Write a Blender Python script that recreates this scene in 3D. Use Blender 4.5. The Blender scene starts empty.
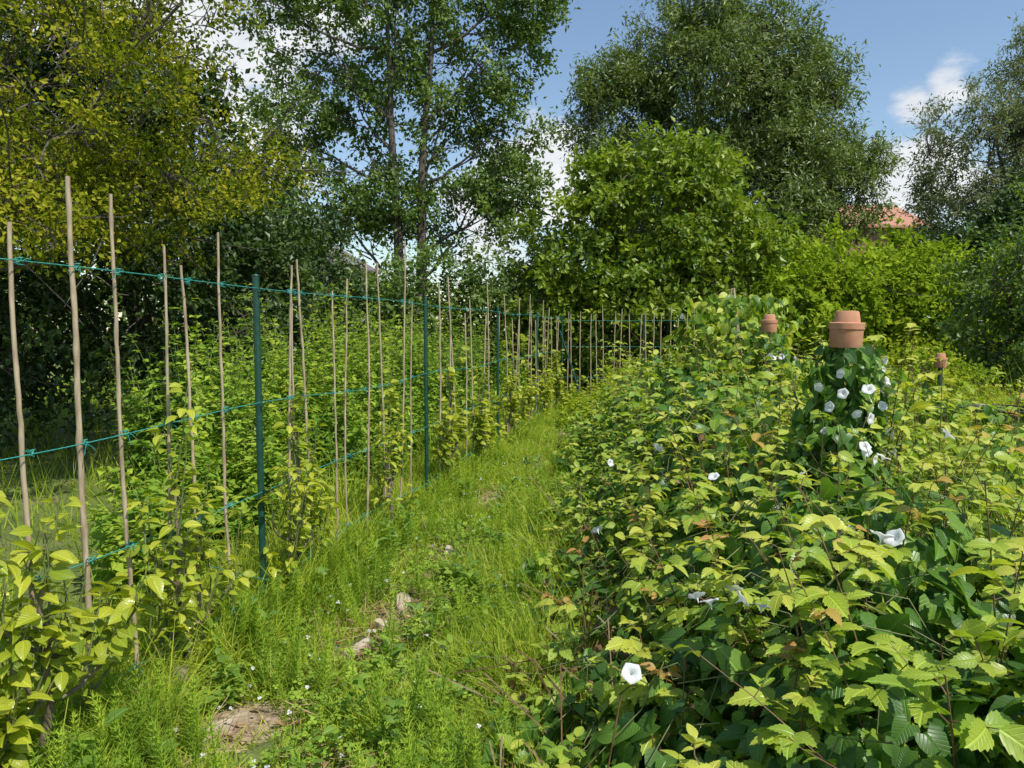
import bpy, math
import numpy as np
from mathutils import Vector
rng=np.random.default_rng(11)
S=bpy.context.scene
R_=lambda a,b,n=None: rng.uniform(a,b,n)
def nrm(a): return a/np.maximum(np.linalg.norm(a,axis=-1,keepdims=True),1e-9)
def sn(x,y,s=0.0):
    return (np.sin(x*1.7+s)+np.sin(y*2.3+1.3*s)+np.sin((x+y)*3.1+2*s)+np.sin((x-y)*4.7+.7*s))/4
def sstep(x): 
    x=np.clip(x,0,1); return x*x*(3-2*x)

# ---------------------------------------------------------------- materials
def newmat(name):
    m=bpy.data.materials.new(name); m.use_nodes=True
    nt=m.node_tree; nt.nodes.clear()
    return m,nt,nt.nodes,nt.links
def ramp(N,stops):
    r=N.new('ShaderNodeValToRGB'); e=r.color_ramp.elements
    while len(e)<len(stops): e.new(0.5)
    for i,(p,c) in enumerate(stops):
        e[i].position=p; e[i].color=(*c,1)
    return r
BR=(1.85,1.68,1.5)
def leafmat(name,cols,trans=.35,rough=.45,veins=False,tt=(1.15,1.22,.5),spec=.5,simple=False,k=1.0):
    m,nt,N,L=newmat(name)
    a=N.new('ShaderNodeAttribute'); a.attribute_name='v'
    if name!='petal_white': cols=[tuple(min(x*b*k,.6) for x,b in zip(c,BR)) for c in cols]
    n=len(cols); r=ramp(N,[(i/(n-1),c) for i,c in enumerate(cols)])
    L.new(a.outputs['Fac'],r.inputs[0]); col=r.outputs[0]
    if simple:
        p=N.new('ShaderNodeBsdfDiffuse'); bc=p.inputs['Color']
    else:
        p=N.new('ShaderNodeBsdfPrincipled'); p.inputs['Roughness'].default_value=rough
        p.inputs['Specular IOR Level'].default_value=spec; bc=p.inputs['Base Color']
    t=N.new('ShaderNodeBsdfTranslucent')
    if veins:
        uv=N.new('ShaderNodeUVMap'); sp=N.new('ShaderNodeSeparateXYZ'); L.new(uv.outputs[0],sp.inputs[0])
        ab=N.new('ShaderNodeMath'); ab.operation='ABSOLUTE'; L.new(sp.outputs[0],ab.inputs[0])
        ma=N.new('ShaderNodeMath'); ma.operation='MULTIPLY_ADD'; L.new(ab.outputs[0],ma.inputs[0]); ma.inputs[1].default_value=-.9; L.new(sp.outputs[1],ma.inputs[2])
        mu=N.new('ShaderNodeMath'); mu.operation='MULTIPLY'; L.new(ma.outputs[0],mu.inputs[0]); mu.inputs[1].default_value=46
        si=N.new('ShaderNodeMath'); si.operation='SINE'; L.new(mu.outputs[0],si.inputs[0])
        mr=N.new('ShaderNodeMapRange'); L.new(ab.outputs[0],mr.inputs[0]); mr.inputs[1].default_value=0; mr.inputs[2].default_value=.045; mr.inputs[3].default_value=1; mr.inputs[4].default_value=0
        m2=N.new('ShaderNodeMapRange'); L.new(si.outputs[0],m2.inputs[0]); m2.inputs[1].default_value=.55; m2.inputs[2].default_value=1; m2.inputs[3].default_value=0; m2.inputs[4].default_value=.5
        mx=N.new('ShaderNodeMath'); mx.operation='MAXIMUM'; L.new(mr.outputs[0],mx.inputs[0]); L.new(m2.outputs[0],mx.inputs[1])
        f=N.new('ShaderNodeMath'); f.operation='MULTIPLY_ADD'; L.new(mx.outputs[0],f.inputs[0]); f.inputs[1].default_value=.45; f.inputs[2].default_value=.9
        m3=N.new('ShaderNodeVectorMath'); m3.operation='SCALE'; L.new(col,m3.inputs[0]); L.new(f.outputs[0],m3.inputs['Scale'])
        col=m3.outputs[0]
        b=N.new('ShaderNodeBump'); b.inputs['Strength'].default_value=.6; b.inputs['Distance'].default_value=.003; b.invert=True
        L.new(mx.outputs[0],b.inputs['Height']); L.new(b.outputs[0],p.inputs['Normal'])
    L.new(col,bc)
    v=N.new('ShaderNodeMixRGB'); v.blend_type='MULTIPLY'; v.inputs[0].default_value=1; L.new(col,v.inputs[1]); v.inputs[2].default_value=(*tt,1)
    L.new(v.outputs[0],t.inputs['Color'])
    mix=N.new('ShaderNodeMixShader'); mix.inputs[0].default_value=trans
    L.new(p.outputs[0],mix.inputs[1]); L.new(t.outputs[0],mix.inputs[2])
    o=N.new('ShaderNodeOutputMaterial'); L.new(mix.outputs[0],o.inputs[0])
    return m
def solid(name,c1,c2,scale=20,rough=.7,bump=.3,stretch=(1,1,1),metal=0,dist=.004,detail=5):
    m,nt,N,L=newmat(name)
    tc=N.new('ShaderNodeTexCoord'); mp=N.new('ShaderNodeMapping'); mp.inputs['Scale'].default_value=stretch
    L.new(tc.outputs['Object'],mp.inputs[0])
    nz=N.new('ShaderNodeTexNoise'); nz.inputs['Scale'].default_value=scale; nz.inputs['Detail'].default_value=detail; L.new(mp.outputs[0],nz.inputs[0])
    r=ramp(N,[(.3,c1),(.7,c2)]); L.new(nz.outputs[0],r.inputs[0])
    p=N.new('ShaderNodeBsdfPrincipled'); p.inputs['Roughness'].default_value=rough; p.inputs['Metallic'].default_value=metal
    L.new(r.outputs[0],p.inputs['Base Color'])
    b=N.new('ShaderNodeBump'); b.inputs['Strength'].default_value=bump; b.inputs['Distance'].default_value=dist
    L.new(nz.outputs[0],b.inputs['Height']); L.new(b.outputs[0],p.inputs['Normal'])
    o=N.new('ShaderNodeOutputMaterial'); L.new(p.outputs[0],o.inputs[0])
    return m

# ---------------------------------------------------------------- mesh accumulator
class T:
    def __init__(s,v,f,uv=None):
        s.v=np.array(v,float); s.loops=np.array([i for q in f for i in q],np.int64); s.tot=np.array([len(q) for q in f],np.int64)
        s.uv=np.array(uv,float) if uv is not None else s.v[:,:2].copy()
class Acc:
    def __init__(s): s.V=[];s.L=[];s.Tt=[];s.M=[];s.U=[];s.A=[];s.n=0
    def raw(s,V,loops,tot,mat,uv,var):
        s.V.append(V); s.L.append(loops+s.n); s.Tt.append(tot); s.M.append(np.full(len(tot),mat)); s.U.append(uv); s.A.append(var); s.n+=len(V)
    def inst(s,t,pos,R,sc,var,mat=0):
        n=len(pos); 
        if n==0: return
        k=len(t.v); sc=np.asarray(sc,float)
        if sc.ndim==1: sc=np.repeat(sc[:,None],3,1)
        P=np.einsum('nij,nkj->nki',R,t.v[None]*sc[:,None,:])+pos[:,None]
        lo=(t.loops[None]+(np.arange(n)*k)[:,None]).ravel()
        s.raw(P.reshape(-1,3),lo,np.tile(t.tot,n),mat,np.tile(t.uv,(n,1)),np.repeat(np.clip(var,0,1),k))
    def tubes(s,P,r,sides=4,mat=0,var=None):
        P=np.asarray(P,float); n,k,_=P.shape
        if n==0: return
        r=np.broadcast_to(r,(n,k))
        tg=nrm(np.gradient(P,axis=1)); ref=np.array([.31,.22,.12])+0*tg
        ref=np.where(np.abs((nrm(ref)*tg).sum(-1,keepdims=True))>.9,np.array([0,0,1.]),ref)
        a=nrm(np.cross(tg,ref)); b=np.cross(tg,a)
        th=np.arange(sides)*2*np.pi/sides
        V=P[:,:,None]+r[:,:,None,None]*(np.cos(th)[:,None]*a[:,:,None]+np.sin(th)[:,None]*b[:,:,None])
        i=np.arange(k-1)[:,None]; j=np.arange(sides)[None]; j2=(j+1)%sides
        q=np.stack([i*sides+j,i*sides+j2,(i+1)*sides+j2,(i+1)*sides+j],-1).reshape(-1,4)
        lo=(q.ravel()[None]+(np.arange(n)*k*sides)[:,None]).ravel()
        V=V.reshape(-1,3)
        if var is None: var=rng.random(n)
        s.raw(V,lo,np.full(n*len(q),4),mat,V[:,:2]*0,np.repeat(var,k*sides))
    def build(s,name,mats,smooth=False,parent=None):
        V=np.concatenate(s.V);Lp=np.concatenate(s.L);Tt=np.concatenate(s.Tt);M=np.concatenate(s.M);U=np.concatenate(s.U);A=np.concatenate(s.A)
        me=bpy.data.meshes.new(name); me.vertices.add(len(V)); me.vertices.foreach_set('co',V.astype(np.float32).ravel())
        me.loops.add(len(Lp)); me.loops.foreach_set('vertex_index',Lp.astype(np.int32))
        me.polygons.add(len(Tt)); st=np.concatenate([[0],np.cumsum(Tt)[:-1]]); me.polygons.foreach_set('loop_start',st.astype(np.int32))
        me.polygons.foreach_set('material_index',M.astype(np.int32))
        me.update(calc_edges=True)
        ul=me.uv_layers.new(name='UVMap'); ul.data.foreach_set('uv',U[Lp].astype(np.float32).ravel())
        at=me.attributes.new('v','FLOAT','POINT'); at.data.foreach_set('value',A.astype(np.float32))
        me.polygons.foreach_set('use_smooth',np.full(len(Tt),smooth))
        for m in mats: me.materials.append(m)
        o=bpy.data.objects.new(name,me); S.collection.objects.link(o)
        if parent: o.parent=parent
        return o
def empty(name,loc=(0,0,0)):
    e=bpy.data.objects.new(name,None); S.collection.objects.link(e); e.empty_display_size=.2; return e
def frame(d,n):
    d=nrm(d); z=nrm(n-(n*d).sum(-1,keepdims=True)*d+1e-6); x=np.cross(d,z)
    return np.stack([x,d,z],-1)
def rv(n): return nrm(rng.normal(size=(n,3)))

# ---------------------------------------------------------------- leaf templates
def leaf_t(rows,fold=.15,curl=.25,pleat=0.):
    v=[];uv=[];mid=[];Lf=[];Rt=[]
    for i,(tm,te,w) in enumerate(rows):
        mid.append(len(v)); v.append((0,tm,-curl*tm*tm)); uv.append((0,tm))
        if w>0:
            z=fold*w-curl*te*te+(pleat if i%2 else -pleat)
            Lf.append(len(v)); v.append((-w,te,z)); uv.append((-w,te))
            Rt.append(len(v)); v.append((w,te,z)); uv.append((w,te))
        else: Lf.append(None);Rt.append(None)
    f=[]
    for i in range(len(rows)-1):
        a,b=mid[i],mid[i+1]
        if Lf[i] is None and Lf[i+1] is None: continue
        if Lf[i] is None: f+= [(a,Rt[i+1],b),(a,b,Lf[i+1])]
        elif Lf[i+1] is None: f+=[(a,Rt[i],b),(a,b,Lf[i])]
        else: f+=[(a,Rt[i],Rt[i+1],b),(a,b,Lf[i+1],Lf[i])]
    return T(v,f,uv)
L4=T([(0,0,0),(.3,.42,.09),(0,1,-.06),(-.3,.42,.09)],[(0,1,2),(0,2,3)])
L4n=T([(0,0,0),(.17,.42,.05),(0,1,-.06),(-.17,.42,.05)],[(0,1,2),(0,2,3)])
LM=leaf_t([(0,0,0),(.22,.22,.27),(.5,.52,.33),(.78,.8,.2),(1,1,0)],.2,.3)
LP=leaf_t([(0,0,0),(.12,.12,.16),(.3,.3,.27),(.5,.5,.31),(.7,.7,.25),(.87,.87,.13),(1,1,0)],.35,.35)
LH=leaf_t([(0,0,0),(.02,-.2,.26),(.08,-.02,.40),(.2,.16,.42),(.42,.4,.34),(.62,.6,.23),(.82,.8,.11),(1,1,0)],.2,.3)
rows=[(0,0,0)]
for i,t in enumerate(np.linspace(.06,.95,13)):
    w=.33*np.sin(np.pi*t**.75)**.85
    rows.append((t,t+(.03 if i%2 else -.02),max(w*(1.06 if i%2 else .89),.02)))
rows.append((1,1,0)); LR=leaf_t(rows,.26,.32,.012)
def blade(n=4,w=.5,b=.35):
    v=[];f=[];uv=[]
    for i in range(n):
        t=i/n; ww=w*(1-t*.75); v+=[(-ww,t*(1-.1*t),-b*t*t),(ww,t*(1-.1*t),-b*t*t)]; uv+=[(-1,t),(1,t)]
    v.append((0,.92,-b*1.1)); uv.append((0,1))
    for i in range(n-1): f.append((2*i,2*i+1,2*i+3,2*i+2))
    f.append((2*n-2,2*n-1,2*n)); return T(v,f,uv)
BL=blade(3); BLL=blade(5,.5,.6)
def horsetail(NW,NN):
    hv=[(-.006,0,0),(.006,0,0),(.003,0,1),(-.003,0,1),(0,-.006,0),(0,.006,0),(0,.003,1),(0,-.003,1)]; hf=[(0,1,2,3),(4,5,6,7)]
    for w in range(NW):
        z=.1+.88/NW*w; ln=.17*(1-.65*(w/(NW-1))**1.5)*(.6 if w==0 else 1)
        for q in range(NN):
            a=q*2*math.pi/NN+w*.4+math.sin(q*7+w)*.2; c,s_=math.cos(a),math.sin(a); i=len(hv); tw=.008*math.sqrt(8/NN)
            hv+=[(-s_*tw,c*tw,z),(s_*tw,-c*tw,z),(c*ln,s_*ln,z+ln*(.8+.3*math.sin(q*3+w)))]; hf.append((i,i+1,i+2))
    return T(hv,hf)
HT=horsetail(12,7); HT2=horsetail(8,5)
cv=[];cf=[]
for q in range(3):
    a=q*2.094; c,s_=math.cos(a),math.sin(a); i=len(cv)
    pts=[(0,0,0),(.55,.45,.08),(1,.35,.0),(1.05,-.0,-.03),(1,-.35,0),(.55,-.45,.08)]
    cv+=[(c*x-s_*y,s_*x+c*y,z) for x,y,z in pts]; cf.append(tuple(range(i,i+6)))
CL=T(cv,cf)
fv=[];ff=[];prof=[(.05,0),(.09,.3),(.2,.55),(.5,.75),(1.0,.86),(1.12,.80)]
for j,(r,z) in enumerate(prof):
    for k in range(15):
        a=k*2*math.pi/15; rr=r*(1+(.09 if j>2 else 0)*math.cos(5*a)); fv.append((rr*math.cos(a),rr*math.sin(a),z*1.25+(.09*math.cos(5*a+1)+.06*math.sin(2*a) if j>3 else 0)))
for j in range(len(prof)-1):
    for k in range(15): ff.append((j*15+k,j*15+(k+1)%15,(j+1)*15+(k+1)%15,(j+1)*15+k))
TR=T(fv,ff)

# ---------------------------------------------------------------- palette
bark=solid('bark_grey',(.05,.04,.03),(.16,.13,.10),8,.9,.6,(1,1,.25),dist=.02)
barkl=solid('bark_light',(.10,.075,.05),(.26,.20,.15),30,.85,.5,(1,1,.3))
stemg=solid('stem_green',(.09,.14,.03),(.2,.2,.07),20,.6,.1)
stemr=solid('stem_reddish',(.10,.05,.025),(.20,.13,.05),20,.6,.1)
G_yel=leafmat('leaf_yellowgreen',[(.03,.06,.008),(.10,.135,.012),(.20,.215,.02),(.29,.27,.035)],.42,simple=True)
G_dark=leafmat('leaf_dark',[(.012,.03,.008),(.03,.06,.012),(.06,.10,.018)],.28)
G_ash=leafmat('leaf_ash',[(.035,.07,.016),(.075,.13,.026),(.14,.20,.04)],.35)
G_wil=leafmat('leaf_willow',[(.05,.08,.022),(.085,.13,.032),(.145,.19,.055)],.3)
G_grey=leafmat('leaf_grey_willow',[(.08,.10,.06),(.12,.15,.08),(.19,.21,.13)],.3,simple=True)
G_bush=leafmat('leaf_elder',[(.05,.10,.010),(.12,.18,.016),(.21,.27,.025)],.38)
G_hedge=leafmat('leaf_hornbeam',[(.08,.14,.012),(.15,.22,.02),(.24,.31,.03)],.38,simple=True)
G_net=leafmat('leaf_nettle',[(.025,.06,.012),(.06,.125,.02),(.12,.21,.03),(.22,.29,.04)],.38,simple=True)
G_weed=leafmat('leaf_weeds',[(.07,.13,.014),(.13,.20,.02),(.22,.28,.03),(.32,.32,.045)],.42,simple=True)
G_rasp=leafmat('leaf_raspberry',[(.04,.09,.016),(.085,.165,.022),(.15,.245,.03),(.23,.31,.038),(.33,.36,.06)],.38,.4,True)
G_rtip=leafmat('leaf_raspberry_young',[(.22,.26,.04),(.30,.27,.05),(.30,.18,.06)],.38,.42,True)
G_bind=leafmat('leaf_bindweed',[(.03,.08,.016),(.065,.15,.022),(.13,.24,.032)],.35,.36,True)
G_pear=leafmat('leaf_pear',[(.08,.14,.015),(.17,.23,.02),(.28,.32,.03),(.38,.37,.05)],.4,.3,True)
G_gr=leafmat('grass_blades',[(.07,.12,.015),(.14,.21,.022),(.23,.29,.035),(.36,.34,.12)],.42,simple=True,k=1.08)
G_horse=leafmat('horsetail_green',[(.09,.16,.022),(.16,.25,.03),(.24,.33,.045)],.42,simple=True,k=1.08)
G_clov=leafmat('clover_green',[(.08,.15,.025),(.14,.23,.035),(.2,.30,.045)],.35,simple=True)
G_dead=leafmat('dead_leaf',[(.06,.035,.02),(.15,.10,.055),(.27,.21,.14)],.15,.8,simple=True)
W_fl=leafmat('petal_white',[(.76,.76,.73),(.84,.84,.82)],.3,.6,tt=(1,1,1))

# ---------------------------------------------------------------- trees
def tree(name,base,lobes,mats,dens=60,nleaf=90,ls=.1,tmpl=L4,tr=.2,seed=0,sig=.33,gap=-.35,stems=1,shell=.45,droop=.0,bare=0,tops=None,sh=1.):
    a=Acc(); lobes=np.array(lobes,float); base=np.array(base,float)
    limbs=[]
    for st in range(stems):
        off=np.array([R_(-.5,.5),R_(-.3,.3),0])*(0 if stems==1 else tr*4)
        top=lobes[np.argsort(-lobes[:,2])[st%len(lobes)]][:3].copy()
        if tops is not None: top=np.array(tops[st],float)
        t=np.linspace(0,1,14)[:,None]
        w=np.cumsum(rng.normal(size=(14,3))*.05,0)*np.array([1,1,.2]); w-=w[0]
        P=(base+off)*(1-t)+top*t+w
        P[:,:2]=(base+off)[:2]*(1-t**1.6)+top[:2]*t**1.6+w[:,:2]
        limbs.append(P); a.tubes(P[None],(tr*(1-.85*t[:,0])*(1+.5*np.exp(-t[:,0]*12)))[None],9,1)
    trunks=np.concatenate(limbs)
    allL=[trunks]
    for lb in lobes:
        c=lb[:3]; cand=trunks[trunks[:,2]<max(c[2]-.9*min(lb[3]*.9,1.4),base[2]+.5)]
        if len(cand)==0: cand=trunks[:2]
        s=cand[np.argmin(np.linalg.norm((cand-c)*np.array([1,1,.8]),axis=1))]
        t=np.linspace(0,1,9)[:,None]; w=np.cumsum(rng.normal(size=(9,3))*.06,0)*np.linalg.norm(c-s)/3; w-=w[0]
        P=s*(1-t)+(c+np.array([0,0,lb[5]*.3]))*t+w; P[:,2]+=np.sin(t[:,0]*np.pi)*-.08*np.linalg.norm(c-s)
        allL.append(P); a.tubes(P[None],(tr*.32*(1-.8*t[:,0]))[None],6,1)
        for q in range(5):
            d=rv(1)[0]; e=c+d*lb[3:6]*.8; s2=P[rng.integers(3,8)]
            tt=np.linspace(0,1,6)[:,None]; Q=s2*(1-tt)+e*tt+np.cumsum(rng.normal(size=(6,3))*.05,0)
            allL.append(Q); a.tubes(Q[None],(tr*.13*(1-.8*tt[:,0]))[None],5,1)
    LP_=np.concatenate(allL)
    C=[];O=[]
    for lb in lobes:
        n=int(dens*(lb[3]*lb[5]+lb[3]*lb[4])*.5)+4
        u=rv(n); s_=shell+(1-shell)*rng.random(n)**.6
        s_*=1+sh*.22*np.sin(u[:,0]*5+seed+lb[0])*np.sin(u[:,2]*6+lb[1])+rng.normal(size=n)*.08*sh
        p=lb[:3]+u*lb[3:6]*s_[:,None]
        C.append(p);O.append(u)
    C=np.concatenate(C);O=np.concatenate(O)
    g=np.sin(C[:,0]*1.9+seed)+np.sin(C[:,2]*2.3+seed*2)+np.sin(C[:,1]*1.7)+np.sin((C[:,0]+C[:,2])*3.3)
    k=(g/4>gap)&(C[:,2]>.25); C=C[k];O=O[k]
    idx=np.array([np.argmin(((LP_-c)**2).sum(1)) for c in C]); s0=LP_[idx]
    t=np.linspace(0,1,4)[None,:,None]; Q=s0[:,None]*(1-t)+C[:,None]*t; Q[:,1:3]+=rng.normal(size=(len(C),2,3))*.08
    a.tubes(Q,np.array([1,.7,.45,.25])[None]*tr*.06+.003,3,1)
    n=len(C); nl=np.maximum((nleaf*R_(.4,1.5,n)).astype(int),5); ci=np.repeat(np.arange(n),nl); m=len(ci)
    K=7; tw=nrm(rv(n*K).reshape(n,K,3)+O[:,None]*.7+np.array([0,0,.15-droop])); ln=sig*R_(.7,2.1,(n,K))
    kk=rng.integers(0,K,m); tt=rng.random(m)**.7
    pos=C[ci]+tw[ci,kk]*(ln[ci,kk]*tt)[:,None]+rng.normal(size=(m,3))*sig*.2
    pos[:,2]-=droop*tt*tt*ln[ci,kk]
    d=nrm(tw[ci,kk]*.7+rv(m)*.9+np.array([0,0,-.25-droop]))
    nn=nrm(rv(m)*.75+O[ci]*.45+np.array([0,0,.75]))
    cv_=R_(.0,.9,n); var=cv_[ci]*.65+rng.random(m)*.35
    a.inst(tmpl,pos,frame(d,nn),ls*R_(.6,1.25,m),var,0)
    if bare:
        ii=rng.integers(0,len(C),bare); e=C[ii]+nrm(O[ii]+rv(bare)*.7)*R_(.5,1.2,bare)[:,None]
        t=np.linspace(0,1,6)[None,:,None]; Q=C[ii][:,None]*(1-t)+e[:,None]*t+np.cumsum(rng.normal(size=(bare,6,3))*.03,1)
        a.tubes(Q,np.linspace(.009,.003,6)[None],3,1)
    return a.build(name,mats)

tree('ash_tree',(-3.0,22,0),[(-3.2,22,10.4,1.8,1.8,2.0),(-5.5,22,9.5,1.6,1.5,1.0),(-6.4,22,7.4,1.2,1.3,.9),(-5.4,22,5.0,1.7,1.4,1.2),(-.9,22,9.2,1.6,1.4,1.2),(-.3,22,7.0,1.2,1.2,.9),(-1.8,22,7.4,1.1,1.2,.9),(-1.3,22,4.9,1.7,1.4,1.2),(-3.6,22,5.2,1.0,1.2,.8),(-4.4,22,7.9,1.0,1.1,.8),(.3,22,10.9,1.2,1.2,1.0),(-4.9,22,11.8,1.4,1.3,1.1),(-1.4,22,12.0,1.5,1.4,1.2),(-6.9,22,10.9,.9,1,.7),(-.3,22,5.6,1.1,1.1,.8),(-4.2,22,6.5,.8,1,.6)],
     [G_ash,bark],74,46,.15,L4,.19,1,.34,-.16,2,tops=[(-3.4,22,12.2),(-2.4,22,12.4)])
tree('willow_tree',(7.0,26,0),[(6.9,26,9.4,3.1,3,3.1),(3.8,26,8.2,1.9,2.2,2.4),(9.6,26,7.8,2.1,2.2,2.6),(11.2,26,6.2,1.4,1.6,1.3),(7,25.5,6,4.0,3,2.3),(8.3,26,11,1.7,2,1.5),(4.7,26,10.4,1.4,1.6,1.3),(6.5,26,4,3.6,2.5,2),(10.4,26,9.9,1.1,1.2,1.1),(6.3,26,12.2,1.2,1.3,1.0),(12.1,26,7.4,.7,.8,.7),(3.0,26,9.9,.7,.8,.7)],
     [G_wil,bark],58,66,.185,L4n,.35,2,.40,-.4,3)
tree('silver_willow_tree',(18,28,0),[(17.5,28,8.3,2.3,2.3,2.5),(19.4,28,10.3,1.8,2,2.0),(16.4,28,6.3,1.3,1.8,1.7),(20.5,28,7.5,2.6,2.5,2.8),(18.2,28,4.6,2.2,2,1.9),(22,28,9,2.4,2,2.4)],
     [G_grey,bark],38,72,.18,L4n,.3,3,.42,-.25,2)
tree('elder_bush',(3.2,16.6,0),[(1.5,16.6,3.0,1.0,1.1,1.6),(3.2,16.5,4.0,1.3,1.3,1.5),(4.7,16.5,3.1,1.1,1.3,1.4),(3.3,16.3,1.8,2.2,1.3,1.5),(5.6,16.5,1.7,1.1,1.2,1.2),(.9,16.8,1.5,.9,1.1,1.3),(2.0,16.6,4.6,.6,.8,.6),(4.0,16.4,4.9,.6,.8,.6)],
     [G_bush,bark],80,58,.16,L4,.14,4,.3,-.5,3,bare=25,sh=1.5)
tree('hawthorn_hedge',(-2.2,17.6,0),[(-5.2,17,1.9,1.4,1.2,2.1),(-3.8,17,1.5,1.3,1.2,1.7),(-2.2,17.4,1.5,1.4,1.2,2.0),(-.4,17.5,1.6,1.3,1.2,1.8),(-6.7,17,2.6,1.6,1.3,2.6),(.6,18,2.2,.7,.9,1.4)],
     [G_ash,bark],70,62,.135,L4,.12,5,.3,-.75,2,sh=1.4)
tree('dark_hedge',(-5.4,11,0),[(-6.4,9,2,1.6,1.4,2.3),(-4.9,10,2.3,1.1,1.2,2.3),(-4.0,11.5,1.7,1.0,1.2,2.1),(-4.5,11,3.9,.9,1.2,1.2),(-6.7,11,5,1.8,1.5,2),(-3.7,13.5,2,.9,1.2,1.6),(-8.5,9,3,2,2,3),(-5.8,10,4.6,1.1,1.1,1.3)],
     [G_dark,bark],80,75,.105,L4,.14,6,.28,-.85,2,sh=1.4)
tree('plum_tree',(-6.2,7.4,0),[(-3.9,6.3,3.4,.95,1.1,.75),(-3.1,6.9,4.4,.6,.9,.6),(-4.9,6.0,2.7,.8,.9,.6),(-3.4,7,2.65,.75,.8,.4),(-4.5,7,5.0,1.4,1.3,.9),(-5.5,7,3.9,1.3,1.2,1.1),(-3.9,5.8,2.45,.7,.6,.35),(-2.9,7.6,3.3,.5,.7,.45),(-4.5,6.5,3.1,1.2,1,.8)],
     [G_yel,bark],120,75,.052,L4,.08,7,.22,-.4,2,bare=160,sh=1.3)
tree('hornbeam_hedge',(7.5,15.8,0),[(5.9,15,1.55,1.2,1.2,1.4),(7.3,15.3,1.7,1.4,1.2,1.4),(8.9,15.5,1.6,1.4,1.2,1.4),(6.6,16.6,1.9,1.3,1.2,1.5),(8.3,16.8,1.8,1.5,1.2,1.5),(10.4,15.6,1.6,1.3,1.2,1.6),(4.8,14.6,1.0,.8,.8,1.0)],
     [G_hedge,bark],85,60,.14,L4,.12,8,.26,-.95,2,sh=1.3)
tree('holly_tree',(8,11.8,0),[(7.6,11.6,1.7,.65,.8,1.5),(8.5,11.5,1.9,.9,.9,1.8),(9.6,11.5,2.2,1,1,1.9),(7.9,11.8,.8,.9,.8,.8)],
     [G_ash,bark],110,60,.09,L4,.09,9,.24,-.9,2,sh=1.4)
tree('sycamore_tree',(16,23,0),[(12.2,23,2.9,1.3,1.3,1.5),(13.6,23,2.9,1.2,1.3,1.5),(15.0,23,3.4,1.2,1.5,1.9),(16.2,23,3.8,1.5,1.5,2.4),(17.5,23,3.6,1.9,1.5,2.6),(19.5,23,4,2,1.5,3)],
     [G_dark,bark],55,80,.16,L4,.18,10,.36,-.8,2)
a=Acc(); n=110; lb=[]
for i in range(n):
    ang=R_(-1.35,1.35); r=R_(48,60); lb.append((math.sin(ang)*r,math.cos(ang)*r,R_(1.5,2.5),R_(2.5,4),2.5,R_(2.5,3.6)))
lb=np.array(lb); n=22000; i=rng.integers(0,len(lb),n); u=rv(n); p=lb[i,:3]+u*lb[i,3:6]*R_(.75,1.1,n)[:,None]; k=p[:,2]>0
a.inst(L4,p[k],frame(rv(n)[k],rv(n)[k]+[0,0,.7]),R_(.4,.9,n)[k],rng.random(n)[k]); a.build('distant_treeline',[G_ash])

# ---------------------------------------------------------------- ground
fx=lambda y:-2.084+.21*y
edge=lambda y:-.25+.105*y+.06*np.sin(y*2.1)+.04*np.sin(y*5.3+1)
PATCH=[(-.62,3.95,.12,.26),(-.74,3.45,.11,.2),(-.45,4.9,.09,.25),(.85,10.6,.25,.8),(-1.05,2.75,.22,.24),(-.2,6.6,.1,.4),(.3,8.2,.12,.5),(-.6,2.4,.1,.12),(.6,9.4,.12,.5)]
def bare(x,y):
    b=np.zeros_like(x)
    for (cx,cy,rx,ry) in PATCH: b=np.maximum(b,np.exp(-(((x-cx-.2*(y-cy))/rx)**2+((y-cy)/ry)**2)*1.2))
    return b
xs=np.concatenate([np.linspace(-400,-14,12),np.linspace(-12,14,160),np.linspace(18,400,12)])
ys=np.concatenate([np.linspace(-200,-4,8),np.linspace(-3,22,160),np.linspace(26,500,14)])
X,Y=np.meshgrid(xs,ys); Z=.02*sn(X*1.3,Y*1.3)+.012*sn(X*4,Y*4,2); Z=np.where((np.abs(X)<14)&(Y<24)&(Y>-4),Z,-.02)
V=np.stack([X,Y,Z],-1).reshape(-1,3); nx=len(xs);ny=len(ys)
i=np.arange(ny-1)[:,None];j=np.arange(nx-1)[None]; q=np.stack([i*nx+j,i*nx+j+1,(i+1)*nx+j+1,(i+1)*nx+j],-1).reshape(-1,4)
m,nt,N,L=newmat('soil_and_moss')
tc=N.new('ShaderNodeTexCoord'); nz=N.new('ShaderNodeTexNoise'); nz.inputs['Scale'].default_value=3; nz.inputs['Detail'].default_value=9; L.new(tc.outputs['Object'],nz.inputs[0])
r1=ramp(N,[(.3,(.07,.09,.02)),(.55,(.13,.17,.03)),(.75,(.18,.15,.07))]); L.new(nz.outputs[0],r1.inputs[0])
n2=N.new('ShaderNodeTexNoise'); n2.inputs['Scale'].default_value=45; n2.inputs['Detail'].default_value=6; L.new(tc.outputs['Object'],n2.inputs[0])
r2=ramp(N,[(.3,(.18,.12,.07)),(.6,(.38,.28,.18)),(.75,(.50,.40,.29))]); L.new(n2.outputs[0],r2.inputs[0])
at=N.new('ShaderNodeAttribute'); at.attribute_name='v'
ad=N.new('ShaderNodeMath'); ad.operation='MULTIPLY_ADD'; L.new(n2.outputs[0],ad.inputs[0]); ad.inputs[1].default_value=.8; L.new(at.outputs['Fac'],ad.inputs[2])
mr=N.new('ShaderNodeMapRange'); L.new(ad.outputs[0],mr.inputs[0]); mr.inputs[1].default_value=.75; mr.inputs[2].default_value=.95
mx=N.new('ShaderNodeMixRGB'); L.new(mr.outputs[0],mx.inputs[0]); L.new(r1.outputs[0],mx.inputs[1]); L.new(r2.outputs[0],mx.inputs[2])
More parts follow.
